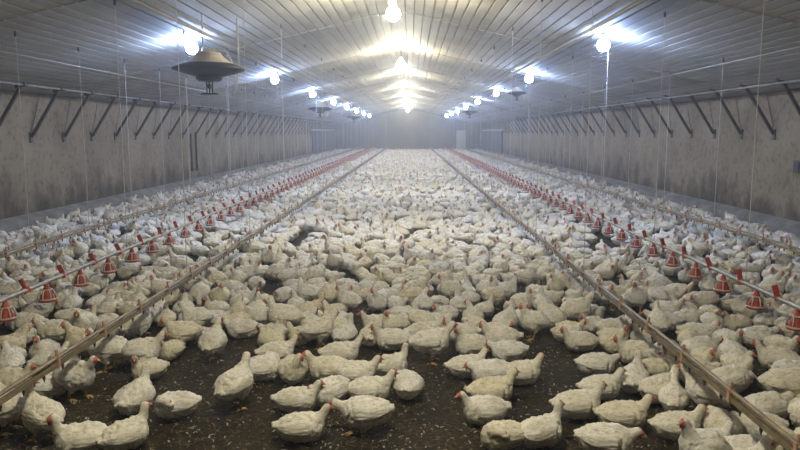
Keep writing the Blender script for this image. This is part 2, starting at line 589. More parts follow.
# wall fixture: dark twin pipes on the left wall
f = empty('wall_pipe_pair', (-HW + 0.05, 0, 0))
pa, pb = at_x(189.5, 136, -HW), at_x(196, 175, -HW)
f.location = (-HW + 0.05, pa.y, 0.6)
tag(f, 'pair of dark upright pipes fixed to the left wall', 'pipe')
for k in range(2):
    bm = bmesh.new(); tube(bm, [(0, 0, 0.0), (0, 0, 1.35)], 0.035, 8)
    obj('upright_pipe', bm, f, loc=(0, k * (pb.y - pa.y), 0), mats=M['steel'])
bm = bmesh.new(); bar(bm, (0, 0, 0.08), (0, pb.y - pa.y, 0.08), 0.03, 0.03, up=(1, 0, 0))
obj('cross_bar', bm, f, mats=M['steel'])

# small dark control box on the right wall
c = at_x(801, 167, HW)
cb_ = empty('control_box', (HW - 0.001, c.y, c.z - 0.12))
tag(cb_, 'small dark box fixed to the right wall at the picture edge', 'box')
bm = bmesh.new(); box(bm, -0.08, 0, -0.12, 0.12, 0, 0.24); bmesh.ops.bevel(bm, geom=bm.edges[:], offset=0.01, segments=1)
obj('housing', bm, cb_, mats=M['steel'])
bm = bmesh.new(); box(bm, -0.095, -0.079, -0.09, 0.09, 0.03, 0.21)
obj('cover', bm, cb_, mats=M['heater_dark'])

# ------------------------------------------------------------------ lamps
ORD = ['first', 'second', 'third', 'fourth', 'fifth', 'sixth', 'seventh', 'eighth', 'ninth', 'tenth', 'eleventh', 'twelfth']


def bulb_meshes(r, m):
    bm = bmesh.new()
    prof = [(0.001, -r), (r * 0.5, -r * 0.87), (r * 0.87, -r * 0.5), (r, 0), (r * 0.87, r * 0.5), (r * 0.45, r * 0.95), (0.04, r * 1.15)]
    lathe(bm, prof, 10)
    me = bpy.data.meshes.new('globe'); bm.to_mesh(me); bm.free(); me.materials.append(m)
    bm = bmesh.new()
    lathe(bm, [(0.001, r * 1.15), (0.05, r * 1.15), (0.05, r * 1.15 + 0.07), (0.03, r * 1.15 + 0.11), (0.001, r * 1.15 + 0.11)], 10)
    so = bpy.data.meshes.new('socket'); bm.to_mesh(so); bm.free(); so.materials.append(M['white_paint'])
    return me, so


def lamp(x, y, z, meshes, r, label, group):
    o = empty('hanging_lamp', (x, y, z))
    tag(o, label, 'lamp', group)
    share(meshes[0], 'globe', o)
    share(meshes[1], 'socket', o)
    bm = bmesh.new()
    top = ceil_z(x) - z - 0.0
    tube(bm, [(0, 0, r * 1.15 + 0.1), (0, 0, top)], 0.012, 6)
    obj('flex', bm, o, mats=M['steel'])
    bm = bmesh.new(); lathe(bm, [(0.001, top - 0.06), (0.06, top - 0.05), (0.06, top), (0.001, top)], 10)
    obj('ceiling_rose', bm, o, mats=M['white_paint'])


RB, SB = 0.12, 0.11
mr_, ms_ = bulb_meshes(RB, M['ridge_bulb']), bulb_meshes(SB, M['side_bulb'])
for k in range(9):
    y = at_z(395, 14, 3.95).y + 8.75 * (k - 1)
    if y > Y1 - 7:
        break
    lb = ('warm globe lamp on the ridge line just above and ahead of the camera' if k == 0 else
          'warm globe lamp on the ridge line, %s from the camera in view' % ORD[k - 1])
    lamp(0.0, y, 3.95, mr_, RB, lb, 'warm lamps along the ridge')
for s in (-1, 1):
    for k in range(9):
        y = at_z(190 if s < 0 else 599, 48 if s < 0 else 45, 3.48).y + 7.65 * k
        if y > Y1 - 5:
            break
        lamp(s * 3.6, y, 3.48, ms_, SB, 'cool white globe lamp, %s from the camera in the %s row' % (ORD[k], 'left' if s < 0 else 'right'),
             'cool lamps along the conduits')

# ------------------------------------------------------------------ brooder heaters
bm = bmesh.new()
lathe(bm, [(0.10, 0.26), (0.19, 0.25), (0.22, 0.20), (0.30, 0.13), (0.40, 0.075)], 32)
H_top = bpy.data.meshes.new('canopy'); bm.to_mesh(H_top); bm.free(); H_top.materials.append(M['heater_top'])
bm = bmesh.new()
lathe(bm, [(0.395, 0.078), (0.56, 0.012), (0.565, -0.01), (0.55, -0.02), (0.34, -0.085), (0.20, -0.12)], 32)
H_rim = bpy.data.meshes.new('reflector_rim'); bm.to_mesh(H_rim); bm.free(); H_rim.materials.append(M['heater_dark'])
bm = bmesh.new()
lathe(bm, [(0.20, -0.10), (0.21, -0.15), (0.17, -0.19), (0.05, -0.20), (0.001, -0.20)], 24)
H_burn = bpy.data.meshes.new('burner'); bm.to_mesh(H_burn); bm.free(); H_burn.materials.append(M['heater_dark'])
bm = bmesh.new()
for a in range(3):
    t = 2 * PI * a / 3 + 0.4
    tube(bm, [(0.05 * math.cos(t), 0.05 * math.sin(t), -0.20), (0.05 * math.cos(t), 0.05 * math.sin(t), -0.38)], 0.012, 6)
lathe(bm, [(0.001, -0.22), (0.035, -0.24), (0.04, -0.28), (0.02, -0.31), (0.001, -0.31)], 10)
H_stem = bpy.data.meshes.new('gas_jet'); bm.to_mesh(H_stem); bm.free(); H_stem.materials.append(M['heater_dark'])
bm = bmesh.new(); lathe(bm, [(0.001, -0.37), (0.135, -0.375), (0.135, -0.395), (0.001, -0.395)], 18)
H_plate = bpy.data.meshes.new('deflector_plate'); bm.to_mesh(H_plate); bm.free(); H_plate.materials.append(M['heater_dark'])
bm = bmesh.new(); box(bm, -0.10, 0.10, -0.07, 0.07, 0.25, 0.32); bmesh.ops.bevel(bm, geom=bm.edges[:], offset=0.012, segments=2)
H_box = bpy.data.meshes.new('gas_valve_box'); bm.to_mesh(H_box); bm.free(); H_box.materials.append(M['white_paint'])


def heater(x, y, z, sc, label):
    o = empty('brooder_heater', (x, y, z), rnd.random())
    o.scale = (sc, sc, sc)
    tag(o, label, 'heater', 'gas brooder heaters')
    for m_ in (H_top, H_rim, H_burn, H_stem, H_plate, H_box):
        share(m_, m_.name, o)
    bm = bmesh.new()
    h = (ceil_z(x) - z) / sc
    tube(bm, [(-0.08, 0, 0.31), (-0.08, 0, h)], 0.012 / sc ** .5, 6)
    obj('hanging_chain', bm, o, mats=M['cord'])
    bm = bmesh.new()
    tube(bm, [(0.09, 0, 0.30), (0.28, 0.02, 0.28), (0.42, 0.05, 0.0), (0.40, 0.06, -0.22), (0.36, 0.06, -0.40), (0.42, 0.06, -0.30), (0.47, 0.06, 0.10), (0.46, 0.05, h - 0.05)], 0.013, 6)
    obj('gas_hose', bm, o, mats=M['cord'])


def by_depth(u, v, y):
    d_ = ray(u, v)
    return CAM + d_ * ((y - CAM.y) / d_.y)


p = by_depth(209, 69, 11.2); heater(p.x, p.y, p.z, 1.0, 'large dish shaped brooder heater hanging near the left lamps')
p = by_depth(320, 109, 31.0); heater(p.x, p.y, p.z, 0.95, 'brooder heater hanging far down the left side')
p = by_depth(354, 117, 50.0); heater(p.x, p.y, p.z, 0.95, 'most distant brooder heater on the left side, in the haze')
p = by_depth(517, 93, 22.0); heater(p.x, p.y, p.z, 0.55, 'small brooder heater hanging beside the right lamps')
p = by_depth(470, 112, 42.0); heater(p.x, p.y, p.z, 0.9, 'distant brooder heater on the right side, in the haze')

# ------------------------------------------------------------------ feeder and drinker lines
LY0, LY1 = -5.0, 73.5


def mesh_of(name, bm, *mats):
    me = bpy.data.meshes.new(name)
    bm.to_mesh(me); bm.free()
    for m_ in mats:
        me.materials.append(m_)
    return me


def b_cone(bm, mi=0):
    lathe(bm, [(0.026, 0.0), (0.036, -0.02), (0.04, -0.06), (0.062, -0.115), (0.075, -0.13), (0.07, -0.13), (0.05, -0.12)], 14, mi)


def b_dish(bm, mi=0):
    lathe(bm, [(0.055, -0.13), (0.115, -0.29), (0.115, -0.385), (0.14, -0.375), (0.158, -0.33), (0.150, -0.33), (0.135, -0.35), (0.10, -0.37), (0.001, -0.37)], 16, mi)


def b_grill(bm, mi=0, n=7):
    for k in range(n):
        t = 2 * PI * k / n
        c_, s_ = math.cos(t), math.sin(t)
        tube(bm, [(0.066 * c_, 0.066 * s_, -0.12), (0.10 * c_, 0.10 * s_, -0.135), (0.138 * c_, 0.138 * s_, -0.22), (0.156 * c_, 0.156 * s_, -0.325)], 0.0125, 4, mi)
    for rr, zz in ((0.086, -0.128), (0.156, -0.32)):
        tube(bm, [(rr * math.cos(2 * PI * k / 16), rr * math.sin(2 * PI * k / 16), zz) for k in range(17)], 0.015, 4, mi, caps=False)


bm = bmesh.new(); b_cone(bm); P_cone = mesh_of('drop_cone', bm, M['red'])
bm = bmesh.new(); b_dish(bm); P_dish = mesh_of('feeder_pan', bm, M['red'])
bm = bmesh.new(); b_grill(bm); P_grill = mesh_of('grill', bm, M['grill'])
bm = bmesh.new(); b_cone(bm, 0); b_dish(bm, 0); b_grill(bm, 1, 6); P_all = mesh_of('feeder_pan', bm, M['red'], M['grill'])
bm = bmesh.new()
box(bm, -0.009, 0.009, -0.025, 0.025, 0.0, 0.11)
bmesh.ops.bevel(bm, geom=bm.edges[:], offset=0.006, segments=1)
box(bm, -0.03, 0.03, -0.02, 0.02, -0.04, 0.02)
P_flap = mesh_of('slide_handle', bm, M['red'])


def cord_mesh(name='suspension_cord'):
    bm = bmesh.new()
    tube(bm, [(0, 0, 0), (0, 0, 1)], 1.0, 5)
    return mesh_of(name, bm, M['cord'])


CORD = cord_mesh()
bm = bmesh.new(); lathe(bm, [(0.001, -0.05), (0.022, -0.05), (0.03, -0.02), (0.03, 0.02), (0.018, 0.06), (0.001, 0.06)], 8)
PULLEY = mesh_of('pulley', bm, M['steel'])


def cords(parent, x, z, ys):
    for y in ys:
        h = ceil_z(x) - 0.05 - z
        c_ = share(CORD, 'suspension_cord', parent, (x, y, z), scale=(0.0044, 0.0044, h))
        share(PULLEY, 'pulley', c_, (0, 0, 1), scale=(0.6 / 0.0044, 0.6 / 0.0044, 0.7 / h))


def feeder_line(x, z, phase, label, ys):
    o = empty('feeder_line', (0, 0, 0))
    tag(o, label, 'feeder line')
    bm = bmesh.new()
    n = 40
    tube(bm, [(x, LY0 + (LY1 - LY0) * k / n, z + 0.008 * math.sin(k * 2.1)) for k in range(n + 1)], 0.024, 8)
    obj('feed_pipe', bm, o, mats=M['galv'])
    k = 0
    y = phase - 0.75 * 14
    while y < LY1 - 0.5:
        if y > LY0 + 0.5:
            if 3 < y < 16:
                pn = share(P_dish, 'feeder_pan', o, (x, y, z - 0.015), (0, 0, rnd.random()), (0.60, 0.60, 0.50))
                share(P_cone, 'drop_cone', pn)
                share(P_grill, 'grill', pn)
            else:
                share(P_all, 'feeder_pan', o, (x, y, z - 0.015), (0, 0, rnd.random()), (0.60, 0.60, 0.50))
            share(P_flap, 'slide_handle', o, (x, y + 0.36, z + 0.01), (rnd.uniform(-0.45, -0.15), rnd.uniform(-0.25, 0.25), PI / 2 + rnd.uniform(-0.4, 0.4)))
        y += 0.75
    cords(o, x, z, ys)
    return o


def drinker_line(x, z, phase, label, ys):
    o = empty('drinker_line', (0, 0, 0))
    tag(o, label, 'drinker line')
    n = 40
    bm = bmesh.new()
    tube(bm, [(x, LY0 + (LY1 - LY0) * k / n, z + 0.008 * math.sin(k * 1.7)) for k in range(n + 1)], 0.0155, 8)
    obj('support_rail', bm, o, mats=M['rail'])
    bm = bmesh.new()
    vs_ = []
    for k in range(n + 1):
        y = LY0 + (LY1 - LY0) * k / n
        zz = z - 0.047 + 0.008 * math.sin(k * 1.7)
        vs_.append([bm.verts.new((x + a, y, zz + b_)) for a, b_ in ((-0.014, -0.014), (0.014, -0.014), (0.014, 0.014), (-0.014, 0.014))])
    for a, b in zip(vs_, vs_[1:]):
        for k in range(4):
            bm.faces.new((a[k], b[k], b[(k + 1) % 4], a[(k + 1) % 4]))
    obj('water_pipe', bm, o, mats=M['pipe'])
    # clips
    y = phase - 0.74 * 12
    far = bmesh.new()
    while y < LY1 - 0.4:
        if y > LY0 + 0.3:
            if y < 26:
                share(P_clip, 'hanger_clip', o, (x, y, z), (0, 0, rnd.uniform(-0.15, 0.15)))
            else:
                box(far, x - 0.014, x + 0.014, y - 0.015, y + 0.015, z - 0.064, z + 0.05)
        y += 0.74
    tag(obj('far_hanger_clips', far, o, mats=M['bracket']), kind='stuff')
    y = LY0 + 0.2
    far = bmesh.new()
    while y < LY1 - 0.2:
        if 3.0 < y < 13:
            share(P_nip, 'nipple', o, (x, y, z - 0.06))
        else:
            box(far, x - 0.008, x + 0.008, y - 0.008, y + 0.008, z - 0.10, z - 0.058)
        y += 0.25
    tag(obj('far_nipples', far, o, mats=M['nipple']), kind='stuff')
    cords(o, x, z, ys)
    return o


bm = bmesh.new()
box(bm, -0.019, 0.019, -0.015, 0.015, -0.064, 0.019)
tube(bm, [(0, 0, 0.012), (0, 0, 0.03), (0, 0, 0.058), (0, 0, 0.064)], [0.011, 0.009, 0.012, 0.006], 7)
P_clip = mesh_of('hanger_clip', bm, M['bracket'])
bm = bmesh.new()
lathe(bm, [(0.001, 0.0), (0.010, 0.0), (0.010, -0.022), (0.006, -0.026), (0.004, -0.042), (0.001, -0.042)], 7)
P_nip = mesh_of('nipple', bm, M['nipple'])


def along(us, x):
    out = []
    for u in us:
        d_ = at_x(u, 200, x)
        out.append(d_.y)
    return out


def series(y, step):
    out = []
    while y < LY1 - 1:
        if y > 2.5:
            out.append(y)
        y += step
    return out


LZ = 0.45
XL1, XR1 = -2.14, 2.23
XLF, XRF = -3.50, 3.76
XL2, XR2 = -5.0, 5.5
drinker_line(XL1, LZ, at_x(56, 346, XL1).y, 'tan nipple drinker line left of the central aisle', series(at_x(184, 200, XL1).y, 3.0))
drinker_line(XR1, LZ, at_x(684, 346, XR1).y, 'tan nipple drinker line right of the central aisle', series(at_x(586, 200, XR1).y, 3.0))
feeder_line(XLF, LZ, 7.1, 'pan feeder line with red pans in the left half', series(at_x(125, 200, XLF).y, 2.75))
feeder_line(XRF, LZ, at_x(757, 287, XRF).y, 'pan feeder line with red pans in the right half', series(at_x(751, 200, XRF).y, 2.75))
drinker_line(XL2, LZ, 9.7, 'nipple drinker line beside the left wall', series(at_x(27, 200, XL2).y, 1.8))
drinker_line(XR2, LZ, 10.3, 'nipple drinker line beside the right wall', series(at_x(715, 200, XR2).y, 2.4))


# ------------------------------------------------------------------ the birds
def ell(P, c, r, rot=0.0):
    q = P - np.array(c)
    if rot:
        ca, sa = math.cos(rot), math.sin(rot)
        q = np.stack([q[..., 0] * ca + q[..., 2] * sa, q[..., 1], -q[..., 0] * sa + q[..., 2] * ca], -1)
    r = np.array(r)
    k0 = np.linalg.norm(q / r, axis=-1)
    k1 = np.linalg.norm(q / (r * r), axis=-1) + 1e-9
    return k0 * (k0 - 1) / k1


def cone(P, a, b, ra, rb):
    a, b = np.array(a, float), np.array(b, float)
    ab = b - a
    t = np.clip(((P - a) @ ab) / (ab @ ab), 0, 1)
    return np.linalg.norm(P - (a + t[..., None] * ab), axis=-1) - (ra + (rb - ra) * t)


def smin(a, b, k):
    h = np.maximum(k - np.abs(a - b), 0) / k
    return np.minimum(a, b) - h * h * k * 0.25


def nets(f, lo, hi, h):
    n = [int(math.ceil((hi[i] - lo[i]) / h)) + 1 for i in range(3)]
    ax = [lo[i] + h * np.arange(n[i]) for i in range(3)]
    P = np.stack(np.meshgrid(*ax, indexing='ij'), -1)
    V = f(P)
    ins = V < 0
    nc = (n[0] - 1, n[1] - 1, n[2] - 1)
    acc = np.zeros(nc + (3,)); cnt = np.zeros(nc)
    corners = [(i, j, k) for i in (0, 1) for j in (0, 1) for k in (0, 1)]

    def sub(A, c):
        return A[c[0]:c[0] + nc[0], c[1]:c[1] + nc[1], c[2]:c[2] + nc[2]]
    for c in corners:
        for axis in range(3):
            if c[axis]:
                continue
            e = list(c); e[axis] = 1
            va, vb = sub(V, c), sub(V, e)
            m = sub(ins, c) != sub(ins, e)
            t = np.where(m, va / np.where(m, va - vb, 1), 0)
            p = sub(P, c) + t[..., None] * (sub(P, e) - sub(P, c))
            acc += np.where(m[..., None], p, 0)
            cnt += m
    act = cnt > 0
    idx = -np.ones(nc, int)
    idx[act] = np.arange(act.sum())
    verts = acc[act] / cnt[act][:, None]
    faces = []
    for axis in range(3):
        o1, o2 = [(1, 2), (2, 0), (0, 1)][axis]
        sl0 = [slice(1, -1)] * 3; sl1 = [slice(1, -1)] * 3
        sl0[axis] = slice(0, n[axis] - 1); sl1[axis] = slice(1, n[axis])
        a, b = ins[tuple(sl0)], ins[tuple(sl1)]
        I = np.argwhere(a != b)
        off = [1, 1, 1]; off[axis] = 0
        G = I + np.array(off)
        A = a[tuple(I.T)]
        u1 = np.zeros(3, int); u1[o1] = 1
        u2 = np.zeros(3, int); u2[o2] = 1
        q = [idx[tuple((G - d_).T)] for d_ in (u1 + u2, u2, 0 * u1, u1)]
        Q = np.stack(q, -1)
        Q[~A] = Q[~A][:, ::-1]
        faces.append(Q)
    return verts, np.concatenate(faces)


def mk(name, verts, faces, mats, smooth=True):
    me = bpy.data.meshes.new(name)
    me.from_pydata([tuple(v) for v in verts], [], [tuple(int(i) for i in f) for f in faces])
    for m_ in mats:
        me.materials.append(m_)
    if smooth:
        me.polygons.foreach_set('use_smooth', [True] * len(me.polygons))
    me.update()
    return me


# pose: zc body centre height, pitch (nose up), neck points with radii, head centre, head yaw, head pitch, legs
POSES = {
    'sit_up':   dict(zc=0.112, pitch=0.16, neck=[(0.105, 0, 0.165, .054), (0.150, 0, 0.225, .0285), (0.158, 0, 0.275, .0285)], head=(0.170, 0, 0.302), yaw=0.1, hp=-0.05, legs=0),
    'sit_mid':  dict(zc=0.110, pitch=0.10, neck=[(0.110, 0, 0.155, .054), (0.160, 0.005, 0.200, .0285), (0.180, 0.01, 0.235, .0285)], head=(0.198, 0.012, 0.256), yaw=0.2, hp=-0.1, legs=0),
    'sit_low':  dict(zc=0.108, pitch=0.05, neck=[(0.105, 0, 0.135, .054), (0.150, -0.01, 0.160, .0285), (0.178, -0.015, 0.175, .0285)], head=(0.202, -0.02, 0.186), yaw=-0.25, hp=-0.3, legs=0),
    'sit_left': dict(zc=0.110, pitch=0.10, neck=[(0.105, 0, 0.160, .054), (0.140, 0.03, 0.215, .0285), (0.145, 0.045, 0.250, .0285)], head=(0.150, 0.066, 0.272), yaw=1.25, hp=-0.15, legs=0),
    'sit_right': dict(zc=0.110, pitch=0.10, neck=[(0.105, 0, 0.160, .054), (0.140, -0.03, 0.215, .0285), (0.145, -0.045, 0.250, .0285)], head=(0.150, -0.066, 0.272), yaw=-1.25, hp=-0.15, legs=0),
    'preen':    dict(zc=0.110, pitch=0.08, neck=[(0.095, 0.01, 0.155, .054), (0.115, 0.06, 0.185, .0285), (0.085, 0.105, 0.190, .0285)], head=(0.058, 0.122, 0.182), yaw=2.6, hp=-0.5, legs=0),
    'stand_up': dict(zc=0.225, pitch=0.34, neck=[(0.095, 0, 0.300, .054), (0.135, 0, 0.355, .0285), (0.148, 0, 0.395, .0285)], head=(0.162, 0, 0.420), yaw=0.1, hp=-0.08, legs=1),
    'stand_mid': dict(zc=0.215, pitch=0.20, neck=[(0.110, 0, 0.275, .054), (0.165, 0, 0.320, .0285), (0.190, 0.005, 0.352, .0285)], head=(0.208, 0.006, 0.374), yaw=0.15, hp=-0.15, legs=1),
    'stand_left': dict(zc=0.220, pitch=0.28, neck=[(0.100, 0, 0.290, .054), (0.135, 0.03, 0.340, .0285), (0.140, 0.05, 0.378, .0285)], head=(0.146, 0.070, 0.400), yaw=1.3, hp=-0.2, legs=1),
    'stand_right': dict(zc=0.220, pitch=0.28, neck=[(0.100, 0, 0.290, .054), (0.135, -0.03, 0.340, .0285), (0.140, -0.05, 0.378, .0285)], head=(0.146, -0.070, 0.400), yaw=-1.3, hp=-0.2, legs=1),
    'crouch':   dict(zc=0.150, pitch=0.02, neck=[(0.115, 0, 0.170, .054), (0.180, 0, 0.190, .0285), (0.212, 0, 0.205, .0285)], head=(0.236, 0, 0.215), yaw=0.0, hp=-0.25, legs=2),
    'peck':     dict(zc=0.205, pitch=-0.06, neck=[(0.115, 0, 0.200, .054), (0.185, 0, 0.165, .0285), (0.215, 0.01, 0.115, .0285)], head=(0.228, 0.012, 0.085), yaw=0.0, hp=-1.0, legs=1),
}


def body_field(ps):
    zc, pt = ps['zc'], ps['pitch']
    ca, sa = math.cos(pt), math.sin(pt)

    def B(x, y, z):
        return (x * ca - z * sa, y, zc + x * sa + z * ca)
    nk = ps['neck']
    hd, yw, hp = ps['head'], ps['yaw'], ps['hp']
    hx = np.array([math.cos(yw) * math.cos(hp), math.sin(yw) * math.cos(hp), math.sin(hp)])
    legs = ps['legs']

    def f(P):
        d_ = ell(P, B(-0.005, 0, 0.004), (0.150, 0.116, 0.106), -pt)
        d_ = smin(d_, ell(P, B(0.070, 0, -0.006), (0.098, 0.108, 0.100), -pt), 0.05)
        d_ = smin(d_, ell(P, B(-0.095, 0, 0.008), (0.090, 0.092, 0.086), -pt), 0.05)
        # tail
        t1, t2 = B(-0.135, 0, 0.035), B(-0.205, 0, 0.058)
        for yy in (-0.022, 0.0, 0.022):
            d_ = smin(d_, cone(P, (t1[0], yy, t1[2]), (t2[0], yy * 1.5, t2[2] - abs(yy) * 0.6), 0.040, 0.010), 0.03)
        if legs:
            for s in (-1, 1):
                d_ = smin(d_, cone(P, B(0.01, s * 0.060, -0.055), (0.012, s * 0.062, zc - 0.115), 0.060, 0.026), 0.04)
        # neck and head
        prev = B(0.06, 0, 0.03) + (0.066,)
        for q in nk:
            d_ = smin(d_, cone(P, prev[:3], q[:3], prev[3], q[3]), 0.035)
            prev = q
        d_ = smin(d_, cone(P, prev[:3], hd, prev[3], 0.027), 0.02)
        hc = np.array(hd)
        d_ = smin(d_, cone(P, hc - hx * 0.006, hc + hx * 0.022, 0.031, 0.020), 0.012)
        if not legs:   # a sitting bird settles flat on the litter
            d_ = np.maximum(d_, 0.004 - P[..., 2])
        return d_
    return f, B, hx


def grad(f, v, e=0.003):
    g = np.stack([f(v + np.array(a)) - f(v - np.array(a)) for a in ((e, 0, 0), (0, e, 0), (0, 0, e))], -1)
    return g / (np.linalg.norm(g, axis=1)[:, None] + 1e-9)


def make_body(ps, h, seed, amp=0.0095, nf=200):
    f, B, hx = body_field(ps)
    lo, hi = (-0.29, -0.17, -0.03), (0.32, 0.19, 0.48)
    v, fc = nets(f, lo, hi, h)
    nrm = grad(f, v)
    hd = np.array(ps['head'])
    # shingled feather clumps: every feather lifts towards its rear tip
    rs = np.random.RandomState(seed)
    cen = v[rs.choice(len(v), min(nf, len(v)), replace=False)]
    back = np.array([-1, 0, -0.25]); back /= np.linalg.norm(back)
    disp = np.zeros(len(v))
    dif = v[:, None, :] - cen[None]
    along_ = dif @ back
    lat = np.linalg.norm(dif - along_[..., None] * back, axis=-1)
    dist = np.sqrt((along_ / 1.7) ** 2 + lat ** 2)
    near = dist.argmin(1)
    al = along_[np.arange(len(v)), near]
    disp = np.clip(al / 0.045, -1, 1) * amp
    dh = np.linalg.norm(v - hd, axis=1)
    soft = np.clip((dh - 0.035) / 0.09, 0, 1)
    rough = np.array([noise.noise(Vector(p) * 34) for p in v]) * amp * 0.7
    v2 = v + nrm * ((disp + rough) * soft)[:, None]
    if not ps['legs']:
        v2[:, 2] = np.maximum(v2[:, 2], 0.0)
    # bare red face
    q = v - hd
    fr = q @ hx
    skin = np.clip((fr - 0.004) / 0.010, 0, 1) * np.clip((0.048 - dh) / 0.008, 0, 1)
    return v2, fc, skin, f, B, hx


def add_skin(me, skin):
    at = me.attributes.new('skin', 'FLOAT', 'POINT')
    at.data.foreach_set('value', np.asarray(skin, dtype=np.float32))


def wing_arrays(f, B, side, na=13, nb=13):
    V, Fc = [], []
    hz = 0.012
    for i in range(na):
        a = i / (na - 1)
        xl = 0.095 - 0.265 * a
        hh = 0.066 * (math.sin(PI * min(1, (a * 0.86 + 0.12))) ** 0.6) * (1 - 0.25 * a)
        zm = hz + 0.012 + 0.022 * a
        for j in range(nb):
            b = j / (nb - 1)
            x, _, z = B(xl - 0.02 * (b - 0.5), 0, zm + (0.5 - b) * 2 * hh)
            # outer surface of the body at this x, z
            y = 0.17
            for _ in range(30):
                d_ = float(f(np.array([[x, side * y, z]]))[0])
                if d_ < 0.0005:
                    break
                y -= max(0.002, d_ * 0.7)
                if y < 0.02:
                    break
            y = max(y, 0.028)
            rim = min(1, 4 * min(a, 1 - a, b, 1 - b) + 0.0)
            row = (b * 4.0 + a * 0.9 + 0.25 * math.sin(a * 9)) % 1.0
            lift = -0.006 + (0.023 + 0.009 * a) * min(1, rim * 1.6) + 0.009 * (row - 0.5) * (1 if rim > 0.15 else 0)
            lift += 0.003 * math.sin(a * 40 + b * 3) * (rim > 0.2)
            V.append((x, side * (y + lift), z))
    for i in range(na - 1):
        for j in range(nb - 1):
            q = (i * nb + j, i * nb + j + 1, (i + 1) * nb + j + 1, (i + 1) * nb + j)
            Fc.append(q[::-1] if side > 0 else q)
    return V, Fc


def frame(hx):
    side = np.cross([0, 0, 1], hx); side /= np.linalg.norm(side)
    up = np.cross(hx, side)
    return side, up


def comb_arrays(hd, hx):
    side, up = frame(hx)
    prof = [(-0.024, 0.018), (-0.026, 0.034), (-0.016, 0.030), (-0.012, 0.044), (-0.003, 0.034), (0.003, 0.046), (0.010, 0.033), (0.016, 0.040), (0.022, 0.026), (0.026, 0.012), (0.0, 0.016)]
    V = []
    for s in (-1, 1):
        for x, z in prof:
            V.append(hd + hx * (x * 0.8 + 0.004) + up * (0.014 + (z - 0.012) * 0.62) + side * s * (0.0045 if z < 0.033 else 0.002))
    n = len(prof)
    Fc = [tuple(range(n)), tuple(range(2 * n - 1, n - 1, -1))]
    for k in range(n):
        Fc.append(((k + 1) % n, k, n + k, n + (k + 1) % n))
    return V, Fc


def ball_arrays(c, r, axes, n=6, m=4):
    V, Fc = [], []
    a0, a1, a2 = [np.array(a) for a in axes]
    for i in range(m + 1):
        t = PI * i / m
        for k in range(n):
            p = 2 * PI * k / n
            V.append(np.array(c) + a0 * r[0] * math.sin(t) * math.cos(p) + a1 * r[1] * math.sin(t) * math.sin(p) + a2 * r[2] * math.cos(t))
    for i in range(m):
        for k in range(n):
            Fc.append((i * n + k, (i + 1) * n + k, (i + 1) * n + (k + 1) % n, i * n + (k + 1) % n))
    return V, Fc


def beak_arrays(hd, hx):
    side, up = frame(hx)
    b = hd + hx * 0.034 - up * 0.002
    tip = hd + hx * 0.066 - up * 0.012
    V, n = [], 6
    for k in range(n):
        t = 2 * PI * k / n
        V.append(b + side * 0.0095 * math.cos(t) + up * 0.010 * math.sin(t))
    for k in range(n):
        t = 2 * PI * k / n
        V.append(hd + hx * 0.052 - up * 0.004 + side * 0.006 * math.cos(t) + up * 0.0065 * math.sin(t))
    V.append(tip)
    Fc = [(k, (k + 1) % n, n + (k + 1) % n, n + k) for k in range(n)]
    Fc += [(n + k, n + (k + 1) % n, 2 * n) for k in range(n)]
    return V, Fc


def leg_arrays(ps, s):
    zc = ps['zc']
    x0, y0 = 0.012, s * 0.062
    dx = 0.03 * s
    bm = bmesh.new()
    if ps['legs'] == 1:
        tube(bm, [(x0, y0, zc - 0.10), (x0 - 0.012 + dx * .5, y0, 0.075), (x0 + dx, y0, 0.015)], [0.015, 0.0105, 0.011], 7)
        fx = x0 + dx
    else:
        tube(bm, [(x0 + 0.01, y0, zc - 0.07), (x0 + 0.03, y0, 0.03), (x0 + 0.06, y0, 0.014)], [0.015, 0.011, 0.011], 7)
        fx = x0 + 0.06
    for a, ln in ((-0.5, 0.065), (0.0, 0.078), (0.5, 0.065), (PI + 0.3 * s, 0.035)):
        c_, s_ = math.cos(a), math.sin(a)
        tube(bm, [(fx, y0, 0.016), (fx + c_ * ln * .55, y0 + s_ * ln * .55, 0.013), (fx + c_ * ln, y0 + s_ * ln, 0.004)], [0.009, 0.0075, 0.003], 5)
    bm.verts.ensure_lookup_table()
    V = [v.co.copy() for v in bm.verts]
    Fc = [tuple(v.index for v in fa.verts) for fa in bm.faces]
    bm.verts.index_update()
    Fc = [tuple(v.index for v in fa.verts) for fa in bm.faces]
    bm.free()
    return V, Fc


